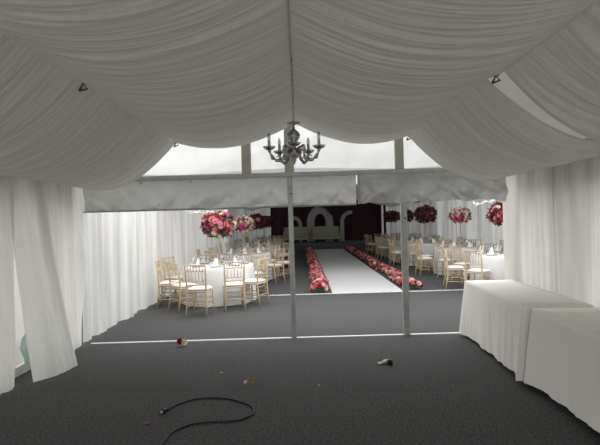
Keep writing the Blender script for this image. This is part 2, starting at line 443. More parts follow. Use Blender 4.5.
# roof brackets peeping through the lining seams
def bracket(loc, rz, label):
    t = empty('roof_bracket', loc, rz); tag(t, label, 'bracket')
    mb = MB(); mb.tube([(-.03,0,-.03),(0,0,.025),(.03,0,-.012),(-.03,0,-.03)], .009, 6); mb.build('loop', M['metal'], t)
    mb = MB(); mb.box((0,.005,.035), (.05,.03,.02), bev=.004); mb.build('plate', M['metal'], t, smooth=False)
bracket((-1.655, 3.46, 2.70), R(20), 'small dark metal bracket at the left roof seam')
bracket((1.60, 3.56, 2.70), R(-20), 'small dark bracket added for the dark lining gap at the right roof seam')  # added piece standing in for the dark gap in the lining
bracket((1.50, 6.0, 2.70), R(0), 'small dark metal bracket where the right roof seam meets the gable')
bracket((-1.64, 6.0, 2.70), R(0), 'small dark metal bracket where the left roof seam meets the gable')

# ------------------------------------------------------------------ chandelier
ch = empty('chandelier', (-.03, 3.56, 2.148)); tag(ch, 'silver five-arm chandelier with candle bulbs hanging from the roof ridge', 'chandelier')
mb = MB()
zz = .26; k = 0
while zz < .785:
    pts = []
    for q in range(9):
        a = 2*PI*q/8
        d = .007*math.cos(a); pts.append((d if k % 2 else 0, 0 if k % 2 else d, zz+.014+.014*math.sin(a)))
    mb.tube(pts, .0024, 5, cap=False); zz += .021; k += 1
mb.build('chain', M['silver'], ch)
mb = MB()
mb.lathe([(.002,.27),(.012,.262),(.03,.25),(.034,.243),(.014,.232),(.010,.22),(.014,.214),(.008,.206),(.014,.198),(.036,.18),(.052,.155),(.048,.13),(.030,.105),(.018,.09),(.012,.085),(.022,.075),(.014,.062),(.02,.045),(.042,.02),(.048,0),(.038,-.02),(.014,-.04),(.018,-.05),(.010,-.062),(.006,-.075),(.001,-.085)], 20)
mb.build('column', M['silver'], ch)
mb = MB(); lo = MB()
for q in range(8):
    a = 2*PI*q/8
    mb.tube([(.03*math.cos(a),.03*math.sin(a),.245),(.05*math.cos(a),.05*math.sin(a),.252),(.045*math.cos(a),.045*math.sin(a),.225)], [.006,.005,.002], 5)
    lo.tube([(.03*math.cos(a),.03*math.sin(a),.01),(.062*math.cos(a),.062*math.sin(a),.03),(.07*math.cos(a),.07*math.sin(a),.055),(.058*math.cos(a),.058*math.sin(a),.06)], [.008,.007,.005,.002], 5)
mb.build('leaf_collar', M['silver'], ch); lo.build('leaf_collar', M['silver'], ch)
def arm_mesh():
    mb = MB(); pts = []; rad = []
    path = [(.03,.03),(.055,.055),(.075,.062),(.088,.045),(.085,.02),(.083,-.008),(.095,-.035),(.12,-.052),(.15,-.05),(.178,-.03),(.197,-.002),(.206,.028)]
    P = [Vector((x, 0, z)) for x, z in path]
    for i in range(len(P)-1):
        a, b, c, d = P[max(i-1,0)], P[i], P[i+1], P[min(i+2,len(P)-1)]
        for q in range(4):
            t = q/4
            pts.append(.5*((2*b)+(c-a)*t+(2*a-5*b+4*c-d)*t*t+(3*b-a-3*c+d)*t**3)); 
    pts.append(P[-1])
    rad = [.0115 + .0035*math.sin(i*.9) for i in range(len(pts))]
    mb.tube(pts, rad, 8)
    # scrolls
    for (cx, cz, r0, dirn) in ((.125,-.03,.02,1),(.178,-.035,.014,-1)):
        mb.tube([(cx+r0*(1-q/14)*math.cos(dirn*q*.55), 0, cz+r0*(1-q/14)*math.sin(dirn*q*.55)) for q in range(13)], [.005*(1-q/20) for q in range(13)], 5)
    mb.ell((.15,0,-.055), (.012,.01,.012), 6, 8)
    return mb.mesh('arm', M['silver'])
AM = arm_mesh()
mb = MB(); mb.lathe([(.006,.0),(.022,.002),(.040,.012),(.052,.027),(.050,.028),(.038,.014),(.006,.006)], 20); DM = mb.mesh('drip_dish', M['dish'])
mb = MB(); mb.lathe([(.004,-.002),(.012,.0),(.015,.008),(.012,.014),(.0115,.07),(.013,.073),(.012,.076),(.001,.076)], 12); CM = mb.mesh('candle_tube', M['candle'])
mb = MB(); mb.lathe([(.007,.0),(.011,.008),(.0135,.022),(.012,.036),(.006,.052),(.001,.062)], 12); BM = mb.mesh('flame_bulb', M['bulb'])
for q in range(5):
    a = R(-90 + 72*q + 1)
    ao = link('arm', AM, ch); ao.rotation_euler = (0, 0, a)
    d = link('drip_dish', DM, ao, (.206, 0, .026)); d['label'] = 'clear glass drip dish'
    link('candle_tube', CM, ao, (.206, 0, .03)); b = link('flame_bulb', BM, ao, (.206, 0, .104)); b['label'] = 'unlit clear candle bulb'

# ------------------------------------------------------------------ flowers
def blossom_mesh(name, mat, seed, r=.06):
    rnd = random.Random(seed); mb = MB()
    for (n, tilt, ln, w, z0) in ((5, .35, 1.0, .62, 0), (5, .85, .85, .5, .05), (4, 1.25, .62, .4, .1)):
        ph = rnd.random()*6
        for k in range(n):
            a = ph + 2*PI*k/n + rnd.uniform(-.15, .15)
            tl = tilt + rnd.uniform(-.12, .12)
            def fn(u, v):
                s = (v-.5)*2; rr = ln*u
                wd = w*math.sin(PI*min(1, .15+.75*u))*s
                x = rr*math.cos(tl); z = z0 + rr*math.sin(tl) - .25*u*u*math.cos(tl)*0 + .18*s*s*u
                return (r*(x*math.cos(a)-wd*math.sin(a)), r*(x*math.sin(a)+wd*math.cos(a)), r*z)
            mb.grid(fn, 3, 2)
    mb.ell((0,0,r*.35), (r*.28, r*.28, r*.42), 4, 6)
    return mb
BLO = {k: blossom_mesh('blossom', M['f_'+k], i*3+1).mesh('blossom', M['f_'+k]) for i, k in enumerate(FC)}
def orient(o, loc, d, s, spin):
    q = Vector(d).normalized().to_track_quat('Z', 'Y')
    o.rotation_mode = 'QUATERNION'
    from mathutils import Quaternion
    o.rotation_quaternion = q @ Quaternion((0, 0, 1), spin)
    o.location = loc; o.scale = (s, s, s)
def leaf_into(mb, p, d, s, spin):
    d = Vector(d).normalized(); q = d.to_track_quat('X', 'Z')
    from mathutils import Quaternion
    q = q @ Quaternion((1, 0, 0), spin)
    pts = [(0,0,0),(.35,.22,.05),(.35,-.22,.05),(.7,.2,.04),(.7,-.2,.04),(1.05,0,-.06)]
    b = len(mb.v)
    for t in pts: mb.v.append(tuple(Vector(p) + q @ (Vector(t)*s)))
    mb.face((b,b+2,b+1)); mb.face((b+1,b+2,b+4,b+3)); mb.face((b+3,b+4,b+5))
def pick(rnd, pal):
    ks = list(pal); return rnd.choices(ks, [pal[k] for k in ks])[0]

def flower_stand(x, y, z0, zc, r, n, pal, seed, label, bs=1.0, accents=()):
    rnd = random.Random(seed)
    t = empty('floral_centrepiece', (x, y, z0)); tag(t, label, 'flower arrangement', 'tall flower balls on the guest tables')
    h = zc - z0
    mb = MB(); mb.lathe([(.001,.002),(.10,.002),(.105,.01),(.095,.018),(.02,.024),(.014,.05),(.012,h-.35*r),(.03,h-.3*r),(.05,h-.2*r)], 14)
    mb.build('stand', M['gold'], t)
    fb = MB(); fb.ell((0,0,h), (r*.78, r*.78, r*.58), 8, 12, jit=.15, seed=seed)
    for k in range(95):
        zc_ = rnd.uniform(-.85, 1); a = rnd.uniform(0, 2*PI); q = math.sqrt(max(0, 1-zc_*zc_))
        d = Vector((q*math.cos(a), q*math.sin(a), zc_)); p = Vector((d.x*r*.78, d.y*r*.78, h+d.z*r*.60))
        leaf_into(fb, p, d + Vector((rnd.uniform(-.8,.8), rnd.uniform(-.8,.8), rnd.uniform(-.8,.5))), r*rnd.uniform(.22,.36), rnd.uniform(0, 6))
    fb.build('foliage', M['leaf'] if 'maroon' not in pal else M['darkleaf'], t, smooth=False)
    ga = PI*(3-math.sqrt(5))
    for k in range(n):
        zc_ = 1 - 1.86*(k+.5)/n; a = ga*k + rnd.uniform(-.2, .2); q = math.sqrt(max(0, 1-zc_*zc_))
        d = Vector((q*math.cos(a), q*math.sin(a), zc_)); kk = rnd.uniform(.84, 1.0)
        col = pick(rnd, pal)
        for (ax, az, rad, c) in accents:
            if abs(d.x-ax) < rad and abs(d.z-az) < rad and d.y < .3: col = c
        o = link('blossom', BLO[col], t)
        orient(o, (d.x*r*.86*kk, d.y*r*.86*kk, h+d.z*r*.68*kk), (d.x, d.y, d.z*1.2+.1), bs*rnd.uniform(.8, 1.25), rnd.uniform(0, 6))
    return t

# ------------------------------------------------------------------ chiavari chairs
def make_chair(detail):
    t = empty('chiavari_chair')
    mb = MB(); mb.box((0,0,.435), (.385,.385,.03), bev=.012); mb.build('seat_frame', M['chairwood'], t)
    mb = MB()
    def cu(u, v):
        th = PI*u; a = 2*PI*v
        q = lambda s: math.copysign(abs(s)**.45, s)
        return (.195*q(math.cos(a))*math.sin(th)**.4, .19*q(math.sin(a))*math.sin(th)**.4, .474 + .030*math.cos(th))
    mb.grid(cu, 10, 20, closed=True); o = mb.build('seat_cushion', M['cushion'], t); o['label'] = 'ivory seat cushion'
    for sx in (-1, 1):
        mb = MB(); mb.tube([(sx*.185,.18,.0),(sx*.18,.175,.2),(sx*.178,.172,.43)], [.012,.017,.018], 8)
        for z in (.12, .30, .40): mb.lathe([(.017,-.006),(.022,0),(.017,.006)], 8, (sx*.18,.175,z))
        mb.build('leg', M['chairwood'], t)
        mb = MB(); mb.tube([(sx*.185,-.235,0),(sx*.175,-.19,.25),(sx*.172,-.18,.45),(sx*.178,-.20,.70),(sx*.187,-.235,.92)], [.013,.017,.018,.016,.014], 8)
        for z, yy in ((.30,-.188),(.56,-.187),(.88,-.229)): mb.lathe([(.016,-.006),(.021,0),(.016,.006)], 8, (sx*.175,yy,z))
        mb.build('leg', M['chairwood'], t)
    mb = MB()
    for (a, b) in (((-.18,.175,.20),(.18,.175,.20)),((-.18,.175,.29),(.18,.175,.29)),((-.175,-.195,.22),(.175,-.195,.22)),
                   ((-.18,.175,.24),(-.175,-.195,.26)),((.18,.175,.24),(.175,-.195,.26)),((-.18,.175,.15),(-.175,-.2,.17)),((.18,.175,.15),(.175,-.2,.17))):
        mb.tube([a, b], .009, 6)
    mb.build('stretcher', M['chairwood'], t)
    br = MB()
    yb = lambda z: -.18 - .055*max(0, (z-.45)/.47)**1.4
    lr = MB(); lr.tube([(-.18,yb(.56),.56),(-.09,yb(.56)-.014,.56),(0,yb(.56)-.018,.56),(.09,yb(.56)-.014,.56),(.18,yb(.56),.56)], .009, 6)
    lr.build('lower_rail', M['chairwood'], t)
    for z, r_ in ((.905,.012),(.80,.009),(.62,.009)):
        br.tube([(-.18,yb(z),z),(-.09,yb(z)-.014,z),(0,yb(z)-.018,z),(.09,yb(z)-.014,z),(.18,yb(z),z)], r_, 6)
    sp = []
    for k in range(6):
        x = -.135 + .054*k; bw = .018*(1-(x/.18)**2)
        sp.append(([(x, yb(.80)-bw, .80), (x, yb(.905)-bw, .905)], x))
    for k in range(5):
        x = -.12 + .06*k; bw = .018*(1-(x/.18)**2)
        sp.append(([(x, yb(.62)-bw, .62), (x, yb(.80)-bw, .80)], x))
    if not detail:
        for p, x in sp: br.tube(p, .006, 5)
    else:
        for q in (0, 5, 6, 10): br.tube(sp[q][0], .006, 6)
        sp = [p for q, p in enumerate(sp) if q not in (0, 5, 6, 10)]
    b = br.build('backrest', M['chairwood'], t)
    if detail:
        for p, x in sp:
            s = MB(); s.tube([p[0], (Vector(p[0])+Vector(p[1]))/2, p[1]], [.006,.0075,.006], 6); s.build('spindle', M['chairwood'], b)
    return t
CH = {}
def put_chair(x, y, face, label, group, detail):
    first = detail not in CH
    if first: CH[detail] = make_chair(detail)
    t = CH[detail] if first else copy_tree(CH[detail])
    t.location = (x, y, 0); t.rotation_euler = (0, 0, math.atan2(-face[0], face[1]))
    tag(t, label, 'chair', group)
    return t

# ------------------------------------------------------------------ round tables
mbt = MB(); mbt.lathe([(.001,.755),(.705,.755),(.71,.745),(.705,.735),(.001,.735)], 40); TOPM = mbt.mesh('tabletop', M['chairwood'])
lm = []
for k in range(4):
    a = PI/4 + k*PI/2
    mb = MB(); mb.tube([(.48*math.cos(a),.48*math.sin(a),0),(.45*math.cos(a),.45*math.sin(a),.735)], .014, 8); lm.append(mb.mesh('leg', M['postalu']))
def cloth_mesh(seed, r=.725, top=.762):
    rnd = random.Random(seed); mb = MB(); ph = [rnd.uniform(0, 6.28) for _ in range(4)]
    NA = 160
    def fn(u, v):
        a = 2*PI*v
        if u < .3:
            rr = r*u/.3*.985; return (rr*math.cos(a), rr*math.sin(a), top+.002*N(rr*6*math.cos(a), rr*6*math.sin(a), seed))
        t = (u-.3)/.7
        f = .5*math.sin(13*a+ph[0]) + .35*math.sin(19*a+ph[1]) + .3*math.sin(7*a+ph[2]) + .2*N(a*9, seed)
        rr = r + .012*math.sin(min(1, t*10)*PI/2) + t**.8*(.025 + .032*f)
        z = top - .012*(1-math.cos(min(1, t*8)*PI/2)) - (top-.025)*t + .012*N(a*3, seed+4)*t
        return (rr*math.cos(a), rr*math.sin(a), z)
    mb.grid(fn, 30, NA, closed=True)
    return mb
CLM = [cloth_mesh(s).mesh('tablecloth', M['cloth']) for s in (3, 11, 27)]
mb = MB(); mb.lathe([(.001,.004),(.07,.004),(.085,.008),(.135,.018),(.136,.021),(.085,.012),(.001,.009)], 22); PLM = mb.mesh('dinner_plate', M['china'])
mb = MB(); mb.lathe([(.001,.0),(.036,.001),(.037,.003),(.006,.008),(.004,.05),(.005,.085),(.02,.10),(.036,.125),(.040,.155),(.035,.20),(.033,.20),(.038,.155),(.034,.127),(.018,.104),(.001,.098)], 14); WGM = mb.mesh('wine_glass', M['glass'])
mb = MB(); mb.lathe([(.001,.0),(.028,.001),(.03,.004),(.034,.10),(.032,.10),(.028,.008),(.001,.006)], 14); TUM = mb.mesh('tumbler', M['glass'])
mb = MB()
mb.grid(lambda u, v: ((v-.5)*.13*(1-.55*u), .012*math.sin(PI*v*5)*u + .02*(u-.5), .008+.15*u*(1-.2*abs(v-.5))), 8, 20)
mb.grid(lambda u, v: ((v-.5)*.15*(1-.3*u), -.03-.03*u, .006+.03*math.sin(PI*u)), 6, 6)
NPM = mb.mesh('folded_napkin', M['napkin'])

ORD = ['nearest', 'second', 'third', 'fourth', 'farthest']
def table(side, idx, x, y, chairs, clothi, rot, setting=True, detail=True):
    nm = ORD[idx]; row = side
    t = empty('round_table', (x, y, 0), rot)
    tag(t, '%s round folding table in the %s row, under its white cloth' % (nm, row), 'table', 'round guest tables')
    link('tabletop', TOPM, t)
    for m in lm: link('leg', m, t)
    c = link('tablecloth', CLM[clothi], None, (x, y, 0)); c.rotation_euler = (0, 0, rot*1.7)
    tag(c, 'white floor-length cloth on the %s round table of the %s row' % (nm, row), 'tablecloth', 'white round tablecloths')
    ZT = .766
    # chairs: list of (dx, dy, facing, words) relative to the table
    for (dx, dy, face, wd) in chairs:
        put_chair(x+dx, y+dy, face, 'gold chiavari chair, %s of the %s %s round table' % (wd, nm, row), 'chiavari chairs round the %s %s table' % (nm, row), detail)
    if not setting: return
    angs = sorted(math.atan2(c[1], c[0]) % (2*PI) for c in chairs)
    a0 = sum(a - i*2*PI/len(angs) for i, a in enumerate(angs))/len(angs)
    for k, (ddx, ddy, face, wd) in enumerate(chairs):
        a = a0 + angs.index(math.atan2(ddy, ddx) % (2*PI))*2*PI/len(angs)
        if True:
            ca, sa = math.cos(a), math.sin(a)
            def at(r, off): return (x + r*ca - off*sa, y + r*sa + off*ca, ZT)
            g = '%s %s round table' % (nm, row)
            p = link('dinner_plate', PLM, None, at(.53, 0)); tag(p, 'white plate %s of the %s' % (wd, g), 'plate', 'plates on the %s' % g)
            q = link('folded_napkin', NPM, None, (at(.53, 0)[0], at(.53, 0)[1], ZT+.016)); q.rotation_euler = (0, 0, a+PI/2); tag(q, 'folded napkin %s of the %s' % (wd, g), 'napkin', 'napkins on the %s' % g)
            w = link('wine_glass', WGM, None, at(.36, .11)); tag(w, 'stemmed wine glass %s of the %s' % (wd, g), 'glass', 'wine glasses on the %s' % g)
            w = link('tumbler', TUM, None, at(.40, -.04)); tag(w, 'clear tumbler %s of the %s' % (wd, g), 'glass', 'tumblers on the %s' % g)

def ring(side, r=1.09, rot=0, jit=.025, seed=1, n=8):
    rnd = random.Random(seed); out = []
    for k in range(n):
        a = 2*PI*k/n + rot
        d = (math.cos(a), math.sin(a))
        s = 1 if side == 'left' else -1           # aisle lies at +x of the left row, -x of the right row
        along = d[0]*s
        wx = 'aisle' if along > .38 else ('wall' if along < -.38 else '')
        wy = 'front' if d[1] < -.38 else ('rear' if d[1] > .38 else '')
        wd = 'at the ' + ('%s %s corner' % (wy, wx) if wx and wy else '%s side' % (wx or wy))
        q = r + rnd.uniform(-jit, jit)
        f = Vector((-d[0], -d[1])); f.rotate(Matrix.Rotation(rnd.uniform(-.12, .12), 2))
        out.append((q*d[0], q*d[1], (f.x, f.y), wd))
    return out
TX, TY = -1.74, 9.38
def rel(bx, by, fx, fy, wd):
    f = Vector((fx, fy)).normalized()
    return (bx + .2*f.x - TX, by + .2*f.y - TY, (f.x, f.y), wd)
t1 = [rel(-1.85, 7.78, .12, 1, 'pulled out at the front side'),
      rel(-2.38, 8.32, .72, .75, 'turned at the front wall corner'),
      rel(-2.84, 8.90, 1, .12, 'side-on at the wall side'),
      rel(-1.24, 8.22, -.22, 1, 'facing away at the front aisle corner'),
      rel(-.76, 8.72, -.9, .45, 'side-on at the aisle side'),
      rel(-2.92, 9.86, 1, -.45, 'at the rear wall corner'),
      rel(-2.15, 10.48, .35, -1, 'at the rear side'),
      rel(-1.0, 10.38, -.6, -.8, 'at the rear aisle corner')]
table('left', 0, TX, TY, t1, 0, .2)
LT = [(-1.6, 12.7), (-1.6, 16.2), (-1.6, 19.7), (-1.6, 23.2)]
for i, (x, y) in enumerate(LT):
    table('left', i+1, x, y, ring('left', 1.07, .12*(i+1), seed=20+i), (i+1) % 3, .5*i, detail=i < 1)
RT = [(4.6, 10.05), (4.62, 12.85), (4.4, 15.6), (4.4, 18.5), (4.4, 21.4)]
for i, (x, y) in enumerate(RT):
    table('right', i, x, y, ring('right', 1.07, -.16 if i == 0 else .1*i, seed=40+i), i % 3, .4*i+.3, detail=i < 2)

PAL_MIX = {'red': 3, 'crimson': 3, 'coral': 3, 'pink': 4, 'blush': 1.8, 'cream': .8, 'plum': 2.2}
PAL_PALE = {'blush': 4, 'cream': 3, 'pink': 2, 'coral': .6}
PAL_DARK = {'maroon': 5, 'plum': 3, 'crimson': 1.4, 'pink': .35}
ZT = .766
flower_stand(TX+.02, TY, ZT, 1.60, .385, 96, PAL_MIX, 1, 'large red and pink flower ball on a gold stand, nearest on the left', 1.05)
flower_stand(LT[0][0], LT[0][1], ZT, 1.60, .33, 72, PAL_PALE, 2, 'pale blush flower ball with a hot pink patch, left row behind the large red ball', .95, ((-.1,-.45,.27,'hotpink'),))
flower_stand(LT[1][0], LT[1][1], ZT, 1.66, .40, 64, PAL_DARK, 3, 'dark maroon flower ball in the left row, just behind the blush ball', 1.1)
flower_stand(LT[2][0], LT[2][1], ZT, 1.66, .38, 50, PAL_DARK, 4, 'dark maroon flower ball, second last of the left row', 1.15)
flower_stand(LT[3][0], LT[3][1], ZT, 1.70, .38, 50, PAL_DARK, 5, 'dark maroon flower ball, last of the left row beside the crimson drape', 1.15)
flower_stand(RT[0][0], RT[0][1], ZT, 1.66, .36, 90, PAL_MIX, 6, 'red and pink flower ball half hidden by the pale right curtain', 1.0)
flower_stand(RT[1][0], RT[1][1], ZT, 1.67, .32, 72, PAL_PALE, 7, 'pale blush flower ball with a hot pink patch, in the right row', .95, ((-.55,-.4,.28,'hotpink'),))
flower_stand(RT[2][0], RT[2][1], ZT, 1.74, .42, 72, PAL_DARK, 8, 'large dark maroon flower ball in the right row', 1.15)
flower_stand(RT[3][0], RT[3][1], ZT, 1.74, .36, 50, {'plum': 3, 'maroon': 3, 'pink': 1.5, 'crimson': 2}, 9, 'maroon and pink flower ball directly behind the right post', 1.1)
flower_stand(RT[4][0], RT[4][1], ZT, 1.76, .40, 50, PAL_DARK, 10, 'dark maroon flower ball farthest along the right row, left of the right post', 1.15)

# ------------------------------------------------------------------ aisle
mb = MB()
mb.grid(lambda u, v: (.68+.08*u + (1.58+.10*u)*v, LY+.03+15.9*u, .008+.003*N(u*40, v*5)), 60, 10)
tag(mb.build('aisle_runner', M['runner']), 'long white carpet runner down the aisle to the stage', 'carpet')
def border(xa, xb, y0, y1, w, seed, label):
    rnd = random.Random(seed)
    t = empty('aisle_flower_border', (xa, y0, 0)); tag(t, label, 'flowers', 'flower borders along the aisle')
    L = y1-y0
    def cx(y): return (xb-xa)*y/L + .03*math.sin(y*1.7+seed)
    fb = MB()
    fb.grid(lambda u, v: (cx(u*L)+(v-.5)*w*.86, u*(L-.12)+.12, .012+.10*min(1, .1+u*L/.4)*math.sin(PI*v)*(.8+.4*N(u*60, v*3, seed))), 200, 8)
    for k in range(1500):
        y = rnd.uniform(.16, L); s = rnd.uniform(-1, 1)
        leaf_into(fb, (cx(y)+s*w*.40, y, .02+.09*(1-s*s)), (s+rnd.uniform(-.5,.5), rnd.uniform(-1,1), rnd.uniform(.1,1)), rnd.uniform(.07,.12), rnd.uniform(0,6))
    fb.build('foliage', M['leaf'], t, smooth=False)
    pal = {'red': 3, 'coral': 3, 'pink': 3.4, 'crimson': 2, 'blush': 2, 'cream': .9}
    items = []
    n = int(L*52)
    for k in range(n):
        y = L*(k+rnd.random())/n; s = rnd.uniform(-1, 1)
        if y < .12: s *= .8
        z = .03 + .115*(1-s*s) + rnd.uniform(0, .025)
        items.append((y, s, z, pick(rnd, pal), rnd.uniform(.75, 1.2), rnd.uniform(0, 6)))
    cols = list(FC); rest = MB(); base = {c: blossom_mesh('b', None, i*3+1) for i, c in enumerate(cols)}
    from mathutils import Quaternion
    for k, (y, s, z, c, sc_, sp) in enumerate(items):
        p = Vector((cx(y)+s*w*.45, y, z)); d = Vector((s*1.1, rnd.uniform(-.6,.3), 1.0))
        if y < .15: d.y -= .9
        if k < 99:
            o = link('blossom', BLO[c], t); orient(o, p, d, sc_, sp)
        else:
            q = d.normalized().to_track_quat('Z', 'Y') @ Quaternion((0,0,1), sp)
            tmp = base[c]; mi = cols.index(c)
            b = len(rest.v); Mx = Matrix.Translation(p) @ q.to_matrix().to_4x4() @ Matrix.Scale(sc_, 4)
            rest.v += [tuple(Mx @ Vector(v)) for v in tmp.v]
            for f in tmp.f: rest.face([b+i for i in f], mi)
    o = rest.build('blossom', [M['f_'+c] for c in cols], t); o['kind'] = 'stuff'
border(.43, .50, LY+.10, 25.6, .38, 5, 'red and pink flower border along the left edge of the white runner')
border(2.56, 2.74, LY+.16, 25.6, .38, 9, 'red and pink flower border along the right edge of the white runner')

# ------------------------------------------------------------------ stage
mb = MB(); mb.box((1.45, 27.85, .15), (8.7, 3.7, .30), bev=.01); tag(mb.build('stage_platform', M['stage'], smooth=False), 'low grey carpeted stage across the far end of the hall', 'stage')
dr = empty('backdrop_drape', (1.6, 29.75, .3)); tag(dr, 'dark crimson backdrop drape hung across the back of the stage', 'drape')
def drp(x0, x1, sd):
    mb = MB()
    mb.grid(lambda u, v: (x0+(x1-x0)*u, .10*N((x0+(x1-x0)*u)*3.4, v*.5, sd)+.05*N((x0+(x1-x0)*u)*8, v*.6, sd), 3.3*v), int((x1-x0)*30), 10); return mb
for a, b, s in ((-3.55,-1.2,2.),(-1.25,1.35,5.),(1.3,3.85,8.)): drp(a, b, s).build('drape_length', M['crimsondrape'], dr)
mb = MB(); mb.tube([(-3.6,.05,3.3),(3.9,.05,3.3)], .03, 8); mb.build('rail', M['metal'], dr)
mb = MB(); mb.grid(lambda u, v: (5.58+.06*N(u*20, v), 28.9+.75*u, .3+2.7*v), 60, 8)
tag(mb.build('backdrop_drape', M['crimsondrape']), 'dark crimson side drape closing the right end of the stage', 'drape')

def arch_band(cx, hw, band, zspring, ztop_in, a0, a1, legs, y0=0, th=.08, zb=0):
    """arch panel: inner half width hw, band width, legs (left,right)"""
    mb = MB()
    def fn(u, v):
        a = a0 + (a1-a0)*u
        rr = hw + band*v; rz = (ztop_in-zspring) + band*v
        return (cx + rr*math.cos(a), 0, zspring + rz*math.sin(a))
    for yy in (y0-th/2, y0+th/2):
        mb.grid(lambda u, v, yy=yy: (fn(u, v)[0], yy, fn(u, v)[2]), 24, 3)
        for s, on in zip((-1, 1), legs):
            if on: mb.grid(lambda u, v, yy=yy, s=s: (cx+s*(hw+band*v), yy, zb+(zspring-zb)*u), 4, 3)
    for vv in (0, 1):
        mb.grid(lambda u, v, vv=vv: (fn(u, vv)[0], y0-th/2+th*v, fn(u, vv)[2]), 24, 1)
        for s, on in zip((-1, 1), legs):
            if on: mb.grid(lambda u, v, vv=vv, s=s: (cx+s*(hw+band*vv), y0-th/2+th*v, zb+(zspring-zb)*u), 2, 1)
    for uu in (0, 1):
        mb.grid(lambda u, v, uu=uu: (fn(uu, u)[0], y0-th/2+th*v, fn(uu, u)[2]), 3, 1)
    return mb
a = empty('backdrop_arch', (1.33, 29.35, .3)); tag(a, 'tall wide white arch standing at the centre of the stage', 'arch')
arch_band(0, .37, .50, 1.25, 1.85, 0, PI, (1, 1)).build('panel', M['archwhite'], a, smooth=False)
fo = MB(); rnd = random.Random(4)
for k in range(120):
    u = rnd.random(); p = (.05+.75*u, -.07+rnd.uniform(-.06,.04), 2.42-.55*u*u+rnd.uniform(-.13,.13))
    leaf_into(fo, p, (rnd.uniform(-1,1), rnd.uniform(-1,.2), rnd.uniform(-1,1)), .16, rnd.uniform(0,6))
fo.build('foliage_spray', M['darkleaf'], a, smooth=False)
a = empty('backdrop_arch', (3.35, 29.3, .3)); tag(a, 'slim white half arch right of the central arch', 'arch')
arch_band(0, .46, .24, 1.25, 1.75, R(80), PI, (1, 0)).build('panel', M['archwhite'], a, smooth=False)
a = empty('backdrop_arch', (-.45, 29.3, .3)); tag(a, 'slim white half arch left of the central arch, partly behind the middle post', 'arch')
arch_band(0, .34, .24, 1.15, 1.50, 0, R(125), (0, 1)).build('panel', M['archwhite'], a, smooth=False)

def sofa(x, y, w, label):
    t = empty('sofa', (x, y, .312)); tag(t, label, 'sofa', 'gilt sofas on the stage')
    mb = MB(); mb.box((0,0,.25), (w,.72,.16), bev=.03); mb.build('seat_frame', M['sofagold'], t)
    mb = MB(); mb.box((0,-.03,.39), (w-.24,.62,.14), bev=.05); mb.build('seat_cushion', M['sofafabric'], t)
    mb = MB(); mb.grid(lambda u, v: ((v-.5)*(w-.1), .30+.06*u-.05*math.sin(PI*v)*0, .42+(.50+.05*math.sin(PI*v))*u), 6, 16)
    mb.grid(lambda u, v: ((v-.5)*(w-.1), .37+.04*u, .42+(.50+.05*math.sin(PI*v))*u), 6, 16)
    mb.build('backrest', M['sofafabric'], t)
    mb = MB(); mb.tube([((k/16-.5)*(w-.06), .37, .94+.05*math.sin(PI*k/16)) for k in range(17)], .035, 8); mb.build('top_rail', M['sofagold'], t)
    for s in (-1, 1):
        mb = MB(); mb.box((s*(w/2-.07),0,.47), (.13,.66,.28), bev=.05)
        mb.tube([(s*(w/2-.06),-.36,.62),(s*(w/2-.06),-.1,.64),(s*(w/2-.06),.34,.72)], .045, 8); mb.build('armrest', M['sofafabric'] if False else M['sofagold'], t)
        for yy in (-.28, .28):
            mb = MB(); mb.tube([(s*(w/2-.1),yy,.18),(s*(w/2-.08),yy*1.05,.1),(s*(w/2-.1),yy*1.02,0)], [.04,.03,.022], 8); mb.build('leg', M['sofagold'], t)
sofa(1.65, 28.2, 1.78, 'pale gilt sofa on the stage in front of the central white arch')
sofa(-.28, 28.2, 1.62, 'pale gilt sofa on the stage half hidden behind the middle post')

